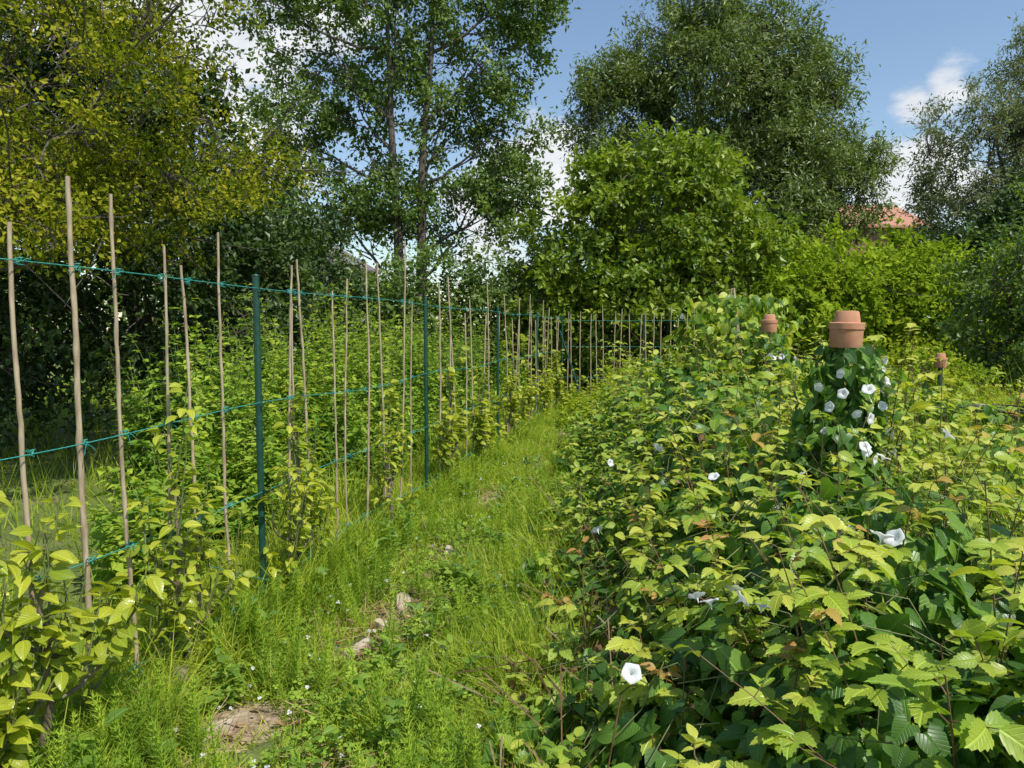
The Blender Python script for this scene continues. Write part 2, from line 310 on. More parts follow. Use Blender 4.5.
p=N.new('ShaderNodeBsdfPrincipled'); p.inputs['Roughness'].default_value=.95; L.new(mx.outputs[0],p.inputs['Base Color'])
b=N.new('ShaderNodeBump'); b.inputs['Strength'].default_value=.8; b.inputs['Distance'].default_value=.02; L.new(n2.outputs[0],b.inputs['Height']); L.new(b.outputs[0],p.inputs['Normal'])
o=N.new('ShaderNodeOutputMaterial'); L.new(p.outputs[0],o.inputs[0])
a=Acc(); a.raw(V,q.ravel(),np.full(len(q),4),0,V[:,:2],bare(V[:,0],V[:,1])); a.build('ground',[m],True)

# ---------------------------------------------------------------- grass
a=Acc(); n=95000
y=1.7*(17/1.7)**rng.random(n); lo=fx(y)-.6; hi=edge(y)+.35; x=lo+(hi-lo)*rng.random(n)
k=rng.random(n)>bare(x,y)*1.15-.02; k&=(sn(x*2.2,y*2.2,3)>-.7)&(rng.random(n)<.55+.7*(sn(x*3,y*3,1)*.5+.5)); x=x[k];y=y[k];n=len(x)
tuft=sstep(sn(x*2.3,y*1.9,1.)*2.2); side=np.abs((x-fx(y))/(edge(y)-fx(y))-.5)*2; side=np.clip(side,0,1.3)**2
h=R_(.03,.09,n)*(1+tuft*1.9+side*1.3)
d=nrm(np.stack([rng.normal(size=n)*.65,rng.normal(size=n)*.65,np.ones(n)],-1)); nn=rv(n)
sc=np.stack([.0035+.0008*y,h,h],-1); var=.4*rng.random(n)+.45*(sn(x*1.3,y*1.3,5)*.5+.5)+.1
var=np.where(rng.random(n)<.08,1.,var)
a.inst(BL,np.stack([x,y,np.zeros(n)],-1),frame(d,nn),sc,var)
n=24000
y=3+18*rng.random(n)**.8; x=R_(-1,1,n)*(.85*y+1); k=(x<fx(y)-.3)|(x>edge(y)+.5); x=x[k];y=y[k];n=len(x)
d=nrm(np.stack([rng.normal(size=n)*.3,rng.normal(size=n)*.3,np.ones(n)],-1)); h=R_(.15,.5,n)
a.inst(BL,np.stack([x,y,np.zeros(n)],-1),frame(d,rv(n)),np.stack([.004+.0008*y,h,h],-1),.6*rng.random(n)+.1)
a.build('grass',[G_gr])
a=Acc(); nc=480
yc=2.2*(13/2.2)**rng.random(nc); ty=rng.random(nc)
xc=np.where(ty<.33,fx(yc)+rng.normal(size=nc)*.12-.02,np.where(ty<.40,fx(yc)-R_(.3,1.5,nc),np.where(ty<.52,edge(yc)+R_(-.15,.2,nc),edge(yc)+R_(2.0,4.5,nc)*np.clip(yc/7,.75,1.3))))
hc=np.where(ty<.33,R_(.2,.45,nc),np.where(ty<.40,R_(.4,.7,nc),np.where(ty<.52,R_(.2,.38,nc),R_(.6,1.15,nc))))
nb=42; i=np.repeat(np.arange(nc),nb); m=len(i); d=nrm(rng.normal(size=(m,3))*[.28,.28,.0]+[0,0,1])
hh=hc[i]*R_(.5,1.1,m); a.inst(BLL,np.stack([xc[i]+rng.normal(size=m)*.035,yc[i]+rng.normal(size=m)*.035,0*hh],-1),frame(d,rv(m)*[1,1,.1]),np.stack([.005+.0006*yc[i],hh,hh],-1),R_(.1,.9,nc)[i]*.6+rng.random(m)*.3)
a.build('tall_grass',[G_gr])
a=Acc(); n=13000
y=1.8*(11/1.8)**rng.random(n); lo=fx(y)-.2; hi=edge(y)+.2; x=lo+(hi-lo)*rng.random(n); k=(sn(x*1.5,y*1.5,8)>-.15)&(bare(x,y)<.6); x=x[k];y=y[k];n=len(x)
nn=nrm(rng.normal(size=(n,3))*.3+[0,0,1]); a.inst(CL,np.stack([x,y,R_(.03,.10,n)],-1),frame(np.cross(nn,rv(n)),nn),R_(.010,.021,n),rng.random(n))
n=130; y=2*(9/2)**rng.random(n); x=fx(y)+(edge(y)-fx(y))*R_(.2,1,n); nn=rv(n)
zc=R_(.08,.13,n)
for s_ in range(3): a.inst(CL,np.stack([x,y,zc],-1),frame(rv(n),nn+rv(n)),.009*R_(.7,1.1,n),rng.random(n),1)
a.build('clover_patch',[G_clov,W_fl])
a=Acc(); nc=330; yc=1.9*(12/1.9)**rng.random(nc); xc=fx(yc)+(edge(yc)-fx(yc))*np.where(rng.random(nc)<.5,R_(-.1,.25,nc),R_(.55,1.1,nc)); nb=12; i=np.repeat(np.arange(nc),nb); m=len(i)
az=R_(0,6.28,m); e=R_(.1,1.0,m); d=np.stack([np.cos(az)*np.cos(e),np.sin(az)*np.cos(e),np.sin(e)],-1); hgt=R_(.0,.25,nc)[i]*rng.random(m)
a.inst(LP,np.stack([xc[i],yc[i],.02+hgt],-1)+d*.02,frame(d,np.array([0,0,1.])+rng.normal(size=(m,3))*.25),R_(.03,.07,nc)[i]*R_(.7,1.2,m),rng.random(m)*.8)
a.build('path_weeds',[leafmat('leaf_path_weed',[(.06,.13,.018),(.11,.20,.025),(.19,.28,.035)],.38,.45,True)],True)
a=Acc(); n=1500
u=rng.random(n); y=1.9*(13/1.9)**rng.random(n); x=np.where(u<.55,fx(y)+np.abs(rng.normal(size=n))*.25+.02,np.where(u<.8,edge(y)-np.abs(rng.normal(size=n))*.22,fx(y)+rng.random(n)*(edge(y)-fx(y))))
k=(sn(x*1.8,y*1.8,4)>-.05)&(bare(x,y)<.45); x=x[k];y=y[k];n=len(x)
d=nrm(rng.normal(size=(n,3))*.16+[0,0,1]); f=frame(np.cross(d,rv(n)),d); h=R_(.12,.38,n); P=np.stack([x,y,np.zeros(n)],-1); q=y<5
a.inst(HT,P[q],f[q],h[q],rng.random(q.sum())); a.inst(HT2,P[~q],f[~q],h[~q],rng.random((~q).sum())); a.build('horsetail_patch',[G_horse])
a=Acc(); n=480; c=rng.integers(0,len(PATCH),n); P=np.array(PATCH)
x=P[c,0]+rng.normal(size=n)*P[c,2]*1.1; y=P[c,1]+rng.normal(size=n)*P[c,3]*.8
nn=nrm(rng.normal(size=(n,3))*.25+[0,0,1]); a.inst(LM,np.stack([x,y,R_(.015,.03,n)],-1),frame(np.cross(nn,rv(n)),nn),np.stack([R_(.02,.05,n),R_(.03,.08,n),R_(.03,.06,n)],-1),rng.random(n))
n=600; x=P[rng.integers(0,len(P),n)]; b0=np.stack([x[:,0]+rng.normal(size=n)*.16,x[:,1]+rng.normal(size=n)*.25,R_(.02,.06,n)],-1); d=nrm(rv(n)*[1,1,.15])*R_(.05,.2,n)[:,None]
a.tubes(np.stack([b0,b0+d],1),.0018,3,0,R_(.6,1,n))
a.build('leaf_litter',[G_dead])
wood=solid('weathered_wood',(.36,.28,.19),(.56,.47,.36),25,.9,.5,(1,.15,1))
for (px_,py_,l,w_,rz) in ((-.60,4.0,.24,.08,.1),(-.72,3.42,.18,.05,-.5),(-.66,3.7,.09,.05,.9),(-.42,4.95,.16,.07,.2),(.8,10.4,.5,.16,.1),(-1.1,2.72,.2,.05,-.9)):
    n=10; v=[];f=[]
    for k in range(n):
        t=k/n*6.283; r=1+.18*math.sin(3*t+px_*9)+.1*math.sin(5*t); x0=w_/2*math.cos(t)*r; y0=l/2*math.sin(t)*r
        X0=px_+x0*math.cos(rz)-y0*math.sin(rz); Y0=py_+x0*math.sin(rz)+y0*math.cos(rz); v+=[(X0,Y0,.0),(X0*.98+px_*.02,Y0*.98+py_*.02,.035+.01*math.sin(t))]
    f=[(2*k,2*((k+1)%n),2*((k+1)%n)+1,2*k+1) for k in range(n)]+[tuple(2*k+1 for k in range(n))]
    me=bpy.data.meshes.new('wood_slab'); me.from_pydata(v,[],f); me.materials.append(wood); S.collection.objects.link(bpy.data.objects.new('wood_slab',me))

# ---------------------------------------------------------------- generic stemmed plants
PIN=[(1,0,1.),(.55,1.1,.8),(.55,-1.1,.8)]
PIN5=[(1,0,1.),(.72,1.0,.85),(.72,-1.0,.85),(.4,1.25,.7),(.4,-1.25,.7)]
def plants(a,tm,base,H,lean,K,size,pet,leaflets,mat=0,smat=1,el=(-.2,.5),t0=.2,sr=.004,pets=True,vb=None,top=.55,vtop=.25,tipmat=None,tipp=.1):
    n=len(base); t=np.linspace(t0,1,K)[None]+rng.normal(size=(n,K))*.02
    P=base[:,None]+np.concatenate([lean[:,None,:]*(t**2)[...,None]*H[:,None,None],(H[:,None]*(t-.12*np.linalg.norm(lean,axis=1)[:,None]*t**3))[...,None]],-1)
    full=np.concatenate([base[:,None],P],1); a.tubes(full,np.linspace(sr,sr*.4,K+1)[None],3,smat)
    az=(np.arange(K)*2.4)[None]+R_(0,6.28,n)[:,None]+rng.normal(size=(n,K))*.3
    e=el[0]+(el[1]-el[0])*t+rng.normal(size=(n,K))*.2
    ra=np.stack([np.cos(az)*np.cos(e),np.sin(az)*np.cos(e),np.sin(e)],-1)
    s=size*(1-(1-top)*np.clip(t,0,1)**3)*R_(.75,1.2,(n,K))*R_(.7,1.25,n)[:,None]; pl=pet*s/size
    if vb is None: vb=R_(.0,.65,n)
    ist=np.zeros((n,K),bool)
    if tipmat is not None: ist[:,-2:]=(rng.random(n)<tipp)[:,None]
    P=P.reshape(-1,3);ra=ra.reshape(-1,3);s=s.ravel();pl=pl.ravel();m=len(P); vv=(vb[:,None]*.7+vtop*np.clip(t,0,1)**2).ravel(); ist=ist.ravel()
    if pets and pet>0:
        e_=P+ra*pl[:,None]; a.tubes(np.stack([P,e_],1),np.array([[sr*.4,sr*.25]]),3,smat)
    for off,ang,sc in leaflets:
        c,s_=math.cos(ang),math.sin(ang); d=np.stack([ra[:,0]*c-ra[:,1]*s_,ra[:,0]*s_+ra[:,1]*c,ra[:,2]-.35],-1)+rng.normal(size=(m,3))*.2
        nn=rng.normal(size=(m,3))*.35+np.array([0,0,1.])+ra*.25; f=frame(d,nn); pp=P+ra*(pl*off)[:,None]; v2=vv+rng.random(m)*.25
        for q,mt in ((~ist,mat),(ist,tipmat)):
            if q.any(): a.inst(tm,pp[q],f[q],(s*sc)[q],v2[q],mt)
def scatter(n,y0,y1,xl,xr,pw=1.):
    y=y0*(y1/y0)**(rng.random(n)**pw); x=xl(y)+(xr(y)-xl(y))*rng.random(n); return x,y
z0=lambda x,y:np.stack([x,y,np.zeros(len(x))],-1)

a=Acc(); x,y=scatter(2300,3.8,17,lambda y:fx(y)-2.6-.05*y,lambda y:fx(y)-.65)
dd=fx(y)-x; g=sn(x*1.3,y,2); H=(.32+.80*sstep((dd-.5)/1.4))*(1+.5*g)*R_(.7,1.3,len(x))*(1+.32*sstep((y-7)/4)); k=~((y<6.6)&(x<-2.2-(y-3.8)*.12))&(sn(x*1.3,y*1.1,12)>-.38); x=x[k];y=y[k];H=H[k]
plants(a,L4,z0(x,y),H,rng.normal(size=(len(x),2))*.18,16,.11,.03,[(1,0,1),(1,2.6,.9),(-1,.3,.9)],el=(-.3,.4),pets=False,vb=.45*(sn(x*1.3,y*1.3,7)+1)+R_(-.1,.35,len(x)),sr=.004)
a.build('nettle_patch',[G_net,stemg])
a=Acc(); x,y=scatter(1500,10.5,17.5,lambda y:np.maximum(fx(y)-.2,edge(y)-.1),lambda y:.42*y+1)
H=R_(.4,.95,len(x))*(1+.35*sn(x*1.5,y*1.5,2))*np.where(x<edge(y)+.5,.5,1)
plants(a,L4,z0(x,y),H,rng.normal(size=(len(x),2))*.2,13,.12,.03,[(1,0,1),(1,2.6,.9),(-1,.3,.9)],pets=False)
a.build('wildflower_growth',[G_weed,stemg])
a=Acc(); x,y=scatter(2700,4.6,14,lambda y:edge(y)+.7,lambda y:.8*y+.6)
tubk=((x-4.95)**2+(y-7.5)**2>.7)&~((y<7.5)&(y>4.0)&(x/y>.58))
H=R_(.35,.85,len(x))*(1+.45*sn(x,y,9)); H=np.where(tubk,H,H*.4)
plants(a,L4,z0(x,y),H,rng.normal(size=(len(x),2))*.3,12,.09,.03,[(1,0,1),(1,2.6,.9),(-1,.3,.9)],pets=False,vb=.45*(sn(x*.9,y*.9,4)+1)+R_(0,.35,len(x)))
a.build('weed_meadow',[G_weed,stemg])

# ---------------------------------------------------------------- raspberry / bramble bed
MND=[(1.15,4.7,.55,.34),(1.75,3.7,.5,.24),(2.0,6.4,.8,.5),(3.0,5.2,.8,.18),(1.25,2.6,.5,.12),(1.2,7.4,.6,.25),(2.9,8,.8,.3),(1.9,9.5,.8,.35),(.8,3.6,.35,.15)]
def hb(x,y):
    e=x-edge(y); h=(.20+.66*sstep((e+.05)/1.1))*(1+.26*sn(x*1.9,y*1.7,3))
    for (cx,cy,r,k) in MND: h=h+k*np.exp(-((x-cx)**2+(y-cy)**2)/(r*r))
    return h
a=Acc(); x,y=scatter(400,1.05,4.8,lambda y:edge(y)-.02,lambda y:.85*y+.5,.75)
H=hb(x,y)*R_(.6,1.2,len(x)); H=np.where(y<2.2,np.minimum(H,.95),H)
plants(a,LR,z0(x,y),H,rng.normal(size=(len(x),2))*.28+[-.08,-.05],9,.092,.08,PIN,el=(-.1,.55),t0=.25,sr=.0035,smat=1,top=.5,vtop=.4,tipmat=2)
x,y=scatter(1200,4.6,10,lambda y:edge(y)+.0,lambda y:edge(y)+3.2); H=hb(x,y)*R_(.55,1.2,len(x))
plants(a,LM,z0(x,y),H,rng.normal(size=(len(x),2))*.3,9,.095,.06,PIN,pets=False,t0=.2,sr=.003,vtop=.4)
n=80; x,y=scatter(n,3.2,9,lambda y:edge(y)+.5,lambda y:edge(y)+2.6); H=np.minimum(hb(x,y)*R_(1.2,1.5,n),1.5)
plants(a,LM,z0(x,y),H,rng.normal(size=(n,2))*.15,16,.09,.07,PIN,t0=.3,sr=.0045,vtop=.4,vb=R_(.3,.9,n))
a.build('raspberry_bed',[G_rasp,stemr,G_rtip],True)
def field_shell(a,x,y,h,tm,size,mat,jit=.12):
    e=.05; gx=(h(x+e,y)-h(x-e,y))/(2*e); gy=(h(x,y+e)-h(x,y-e))/(2*e)
    nm=nrm(np.stack([-gx,-gy,np.ones(len(x))],-1)); m=len(x)
    p=np.stack([x,y,h(x,y)-np.abs(rng.normal(size=m))*jit],-1)
    down=np.array([0,0,-1.])-(-nm[:,2:3])*nm; d=nrm(down*1.2+rv(m)*.7-np.array([0,0,.1])); nn=nm+rng.normal(size=(m,3))*.35
    a.inst(tm,p,frame(d,nn),size*R_(.5,1.35,m),rng.random(m)*.85+.1*sn(x*3,y*3),mat)
a=Acc(); x,y=scatter(6500,1.3,5.2,lambda y:edge(y)-.15,lambda y:.8*y+.3,.8)
k=sn(x*1.4,y*1.4,6)>-.2; x=x[k];y=y[k]
field_shell(a,x,y,lambda x,y:hb(x,y)*.88,LH,.08,0,.15)
x,y=scatter(8500,4.8,11,lambda y:edge(y)-.1,lambda y:edge(y)+3.2); k=sn(x*1.2,y*1.2,6)>-.15; x=x[k];y=y[k]
field_shell(a,x,y,lambda x,y:hb(x,y)*.95,LM,.085,0,.16)
x,y=scatter(60,1.5,5,lambda y:edge(y),lambda y:.7*y)
t=np.linspace(0,1,12)[None]; az=R_(0,6.28,60)[:,None]; px=x[:,None]+np.cos(az)*t*.9+.05*np.sin(t*20+az);py=y[:,None]+np.sin(az)*t*.9+.05*np.cos(t*23)
a.tubes(np.stack([px,py,hb(px,py)*.9+.03*np.sin(t*14+az)],-1),.0022,3,1)
a.build('bindweed_blanket',[G_bind,stemg],True)
a=Acc(); x,y=scatter(330,1.9,6,lambda y:edge(y)+.05,lambda y:edge(y)+1.0); m=len(x)
d=nrm(rng.normal(size=(m,3))*[.8,.8,.5]+[0,0,.6]); b0=np.stack([x,y,R_(.02,.25,m)],-1)
a.tubes(np.stack([b0,b0+d*R_(.15,.45,m)[:,None]],1),.003,3,1)
x,y=scatter(1400,1.9,6,lambda y:edge(y)-.05,lambda y:edge(y)+1.2); m=len(x)
a.inst(LM,np.stack([x,y,R_(.05,.8,m)*hb(x,y)],-1),frame(rv(m),rv(m)),R_(.03,.065,m),rng.random(m)*.7,0)
a.build('dead_bramble_stalks',[G_dead,stemr])

a=Acc()
pts=np.array([(.95,1.75,1.12),(1.25,1.9,1.1),(1.0,2.3,1.1),(1.5,2.4,1.18),(.8,1.45,.92),(1.15,1.5,1.0),(.55,1.75,.72),(1.8,2.6,1.15),(.75,2.6,.9),(1.3,2.9,1.05),(.45,2.2,.6),(.6,3.0,.75),(1.0,1.25,.84),(.7,1.2,.78),(1.6,2.05,1.12),(.35,1.6,.55),(.9,3.4,.98),(.85,2.0,1.0),(1.1,2.1,1.17),(.5,1.35,.62),(2.3,3.3,1.18),(2.1,3.0,1.12),(2.6,3.8,1.15)])
pts=np.repeat(pts,2,0); pts[:,:2]+=rng.normal(size=(len(pts),2))*.07
plants(a,LR,z0(pts[:,0],pts[:,1]),pts[:,2]*R_(.85,1.05,len(pts)),rng.normal(size=(len(pts),2))*.14+[-.05,-.03],13,.115,.10,PIN5,el=(-.15,.6),t0=.3,sr=.0045,top=.4,vtop=.55,vb=R_(.15,.65,len(pts)),tipmat=2,tipp=.25)
a.build('raspberry_plant',[G_rasp,stemr,G_rtip],True)

# ---------------------------------------------------------------- bindweed towers with pots
terra=solid('terracotta',(.40,.17,.09),(.56,.28,.16),14,.85,.25,dist=.003)
cane_m=solid('bamboo',(.28,.20,.12),(.54,.42,.28),9,.6,.3,(6,6,1.2),dist=.002)
green_m=solid('green_coated_steel',(.008,.045,.03),(.015,.075,.05),30,.35,.1)
wire_m=solid('turquoise_twine',(.02,.22,.18),(.05,.36,.29),60,.6,.2)
black_m=solid('black_plastic',(.012,.012,.013),(.03,.03,.03),12,.35,.15)
def lathe(name,prof,mat,parent=None,seg=40,loc=(0,0,0)):
    v=[];f=[]
    for r,z in prof:
        for k in range(seg):
            t=k*2*math.pi/seg; v.append((loc[0]+r*math.cos(t),loc[1]+r*math.sin(t),loc[2]+z))
    for j in range(len(prof)-1):
        for k in range(seg): f.append((j*seg+k,j*seg+(k+1)%seg,(j+1)*seg+(k+1)%seg,(j+1)*seg+k))
    me=bpy.data.meshes.new(name); me.from_pydata(v,[],f); me.update()
    for p in me.polygons: p.use_smooth=True
    me.materials.append(mat); o=bpy.data.objects.new(name,me); S.collection.objects.link(o)
    md=o.modifiers.new('ES','EDGE_SPLIT'); md.split_angle=math.radians(35)
    if parent:o.parent=parent
    return o
def pot(x,y,zb,s=1,tilt=0):
    pr=[(.060,.0),(.0670,0),(.0685,.004),(.0720,.082),(.0765,.084),(.0765,.110),(.073,.113),(.0585,.115),(.0570,.120),(.0500,.160),(.046,.165),(.042,.166),(.012,.166),(.011,.16)]
    o=lathe('terracotta_pot',[(r*s,z*s) for r,z in pr],terra); o.location=(x,y,zb); o.rotation_euler=(tilt*.5,tilt,0)
    return o
def tower(x,y,h,r,nl,size,tm,nf,name='bindweed_tower',mat=G_bind,z0_=.15,fs=(.017,.025)):
    a=Acc()
    m=nl; zz=z0_+(h-z0_)*rng.random(m); th=R_(0,6.28,m); rr=r*(1-.45*(zz/h)**1.5)*(1+.42*np.sin(zz*7+th*2)*np.sin(th+zz*3)+.2*np.sin(th*3+zz*13))*R_(.6,1.15,m); rr+=np.where(rng.random(m)<.1,R_(.03,.12,m),0)
    ra=np.stack([np.cos(th),np.sin(th),np.zeros(m)],-1); P=np.stack([x+rr*np.cos(th),y+rr*np.sin(th),zz],-1)
    d=nrm(np.array([0,0,-.8])+ra*.45+rv(m)*.75); a.inst(tm,P,frame(d,ra+[0,0,.6]+rng.normal(size=(m,3))*.4),size*R_(.5,1.3,m),rng.random(m))
    for q in range(4):
        t=q*1.57+.4; b0=np.array([x+r*.55*math.cos(t),y+r*.55*math.sin(t),0]); e=np.array([x+.012*math.cos(t),y+.012*math.sin(t),h+.06]); tt=np.linspace(0,1,5)[:,None]
        a.tubes((b0*(1-tt)+e*tt)[None],.009,7,1)
    for q in range(5):
        t=np.linspace(0,1,60); zz=t*(h+.02); ph=q*1.3; rr=r*(1-.7*t)*.8
        a.tubes(np.stack([x+rr*np.cos(t*18+ph),y+rr*np.sin(t*18+ph),zz],-1)[None],.0022,3,2)
    for q in range(12):
        t=np.linspace(0,1,14); th=R_(0,6.28); zb=h*R_(.4,.98); l=R_(.1,.3); a.tubes(np.stack([x+(r*.6+l*t)*math.cos(th)+.02*np.sin(t*9),y+(r*.6+l*t)*math.sin(th),zb+l*t*(.8-t*.9)+.01*np.sin(t*14)],-1)[None],.0018,3,2)
    if nf: # most blooms open on the sunny side
        zz=h*R_(.5,.97,nf); th=-1.0+rng.normal(size=nf)*1.1; rr=r*(1-.5*(zz/h)**1.5)*1.2+.03; ra=np.stack([np.cos(th),np.sin(th),R_(-.3,.6,nf)],-1); z=nrm(ra+rv(nf)*.6)
        a.inst(TR,np.stack([x+rr*np.cos(th),y+rr*np.sin(th),zz],-1)-z*.01,frame(np.cross(z,rv(nf)),z),R_(*fs,nf),rng.random(nf),3)
    return a.build(name,[mat,cane_m,stemg,W_fl],True)
tower(1.52,3.4,1.44,.20,1600,.06,LH,34)
pot(1.52,3.4,1.44,1.0,.02)
tower(2.12,7.2,1.86,.62,2400,.09,LM,6,fs=(.025,.035),mat=G_rasp)
pot(2.27,6.6,1.50,.95)
tower(2.27,6.6,1.50,.20,700,.075,LM,4,fs=(.025,.03))
a=Acc(); a.tubes([[(5.35,11,0),(5.35,11,1.25)]],.012,6,0); a.build('pot_support_cane',[cane_m]); pot(5.35,11,1.13,1.0)
a=Acc(); a.tubes([[(4.6,8,0),(4.6,8,1.15)]],.022,10,0); a.tubes([[(4.6,8,.75),(5.6,7.6,.62)]],.004,4,0); a.build('green_metal_post',[green_m]); pot(4.6,8,1.12,.9)
tree('currant_bush',(5.6,10.3,0),[(5.6,10.3,.7,.7,.6,.6),(6.2,10.5,.5,.5,.5,.45),(5.0,10.6,.55,.5,.5,.5)],[G_weed,barkl],160,60,.07,L4,.03,12,.16,-.8)
a=Acc(); fl=np.array([(.50,1.95,.76),(.60,1.95,.76),(.66,1.93,.74),(.98,1.95,.92),(.32,1.95,.56),(.80,2.9,.90),(1.15,2.9,.90),(.60,4.6,.66),(.38,3.2,.60),(1.2,2.4,1.06),(1.75,3.0,1.05),(2.2,4.4,1.08),(.7,3.6,.9),(.62,2.05,.74),(.53,1.93,.75),(1.02,1.93,.93)])
k=len(fl); z=nrm(np.stack([R_(-.6,.9,k),R_(-.9,.4,k),R_(.3,1,k)],-1)); a.inst(TR,fl+[0,0,.03],frame(np.cross(z,rv(k)),z),R_(.019,.027,k),rng.random(k),0)
a.build('bindweed_flowers',[W_fl],True)
e=empty('water_tub')
lathe('tub_shell',[(.30,0),(.34,.58),(.37,.60),(.375,.63),(.35,.64),(.33,.61),(.29,.1),(0.01,.1)],black_m,e,48,(4.95,7.5,.1))
lathe('tub_lid',[(.0,.66),(.2,.665),(.33,.65),(.33,.63)],solid('grey_plastic',(.10,.10,.11),(.2,.2,.21),8,.5),e,48,(5.3,8.1,.0))

# ---------------------------------------------------------------- fence
F=empty('espalier_fence')
def canemesh(a,b,r):
    L_=np.linalg.norm(b-a); n=int(L_/.045); t=np.linspace(0,1,n)
    bow=np.sin(t*np.pi)*R_(-.015,.015); P=a[None]*(1-t[:,None])+b[None]*t[:,None]; P[:,0]+=bow; P[:,1]+=bow*.5
    P[:,:2]+=np.cumsum(rng.normal(size=(n,2))*.0012,0)
    nd=R_(.16,.24); ph=((t*L_)%nd)/nd; rad=r*(1-.3*t)*(1+.28*np.exp(-((ph-.03)/.12)**2)); return P,rad
canes=[(2.42,1.86,.0095,-.01),(2.64,2.05,.0115,.0),(2.85,2.03,.009,-.01),(3.08,1.86,.0075,.0),(3.28,1.80,.008,-.02),(3.5,1.97,.008,0),(4.05,1.87,.0075,.03),(4.13,1.78,.007,0),(4.31,1.92,.0085,-.04),(4.63,1.76,.0075,0),(4.83,1.85,.007,0),(5.07,1.98,.008,.02),(5.42,2.0,.008,-.02),(5.7,2.2,.008,.05),(6.05,1.75,.007,0)]
yy=6.7
while yy<14.5: canes.append((yy,R_(1.65,2.1),.0095,R_(-.06,.06))); yy+=R_(.2,.5)
for (y,h,r,ln) in canes:
    b0=np.array([fx(y)+R_(-.015,.015),y,-.03]); e=np.array([fx(y)+ln*1.2+R_(-.01,.01),y+ln,h]); P,rad=canemesh(b0,e,r)
    c=Acc(); c.tubes(P[None],rad[None],8,0); c.build('bamboo_cane',[cane_m],True,F)
p0=np.array([fx(14.6),14.6]); p1=np.array([3.55,14.1])
A=Acc()
for i in range(17):
    t=(i+.5+R_(-.3,.3))/17; q=p0*(1-t)+p1*t; P,rad=canemesh(np.array([q[0],q[1],0]),np.array([q[0]+R_(-.06,.06),q[1],2.02]),.012)
    k=rng.integers(38,44); P=P[:k];rad=rad[:k]; A.tubes(P[None],rad[None],6,0)
A.build('cross_row_canes',[cane_m],True,F)
posts=[3.78,6.4,9.1,11.8,14.6]
def postmesh(x,y,h):
    a=Acc(); w=.017
    a.tubes([[(x,y,-.1),(x,y,.3),(x,y,.9),(x,y,h)]],w,14,0); a.tubes([[(x,y,h),(x,y,h+.006),(x,y,h+.012)]],np.array([[w*1.15,w*1.15,.002]]),14,0)
    for z in (.25,.70,1.14,1.72): a.tubes([[(x+.022,y-.02,z-.012),(x+.03,y-.02,z),(x+.022,y-.02,z+.012)]],.004,6,0)
    return a.build('green_steel_post',[green_m],True,F)
for y in posts: postmesh(fx(y),y,1.79)
for t in (.6,): q=p0*(1-t)+p1*t; postmesh(q[0],q[1],1.8)
a=Acc(); a.tubes([[(fx(14.4)-.02,14.3,1.5),(fx(14.4)+.45,14.0,0)]],.018,8,0); a.build('brace_strut',[green_m],True,F)
W=Acc(); knots=[]
for z in (1.74,1.14,.70,.22):
    t=np.linspace(1.2,14.6,300); zz=z+.012*np.sin(t*2.2+z*5)-.012*np.sin((t-3.78)/2.7*np.pi)**2
    if z<.3: zz=z+.10*sn(t*.6,t*.1,2)*np.exp(-t*.05)
    W.tubes(np.stack([fx(t)+.014,t,zz],-1)[None],.0021,5,0)
    for (y,h,r,ln) in canes:
        k=np.interp(y,t,zz); knots.append((fx(y)+ln*k*.6,y,k))
for z0w,z1w,ya,yb in ((.22,.05,2.0,3.4),(.05,.24,3.3,4.7),(.70,.22,2.9,3.8),(.3,.02,4.6,6.4)):
    t=np.linspace(0,1,30); W.tubes(np.stack([fx(ya+(yb-ya)*t)+.03,ya+(yb-ya)*t,z0w*(1-t)+z1w*t-.03*np.sin(t*np.pi)],-1)[None],.0018,5,0)
for z in (1.7,1.2,.6):
    t=np.linspace(0,1,20)[:,None]; q=p0*(1-t)+p1*t; W.tubes(np.concatenate([q,0*t+z],1)[None],.003,4,0)
knots=np.array(knots)
for k in knots:
    t=np.linspace(0,1,14); W.tubes(np.stack([k[0]+.014*np.cos(t*12.5),k[1]+.014*np.sin(t*12.5),k[2]-.012+.024*t],-1)[None],.002,4,0)
    if k[1]<7:
        for q in range(3):
            d=nrm(rng.normal(size=3)+[.5,-.4,0])*R_(.02,.045); W.tubes([[k+[.015,-.01,0],k+[.015,-.01,0]+d*.6,k+[.015,-.01,-.008]+d]],.0016,3,0)
W.build('turquoise_training_wires',[wire_m],False,F)

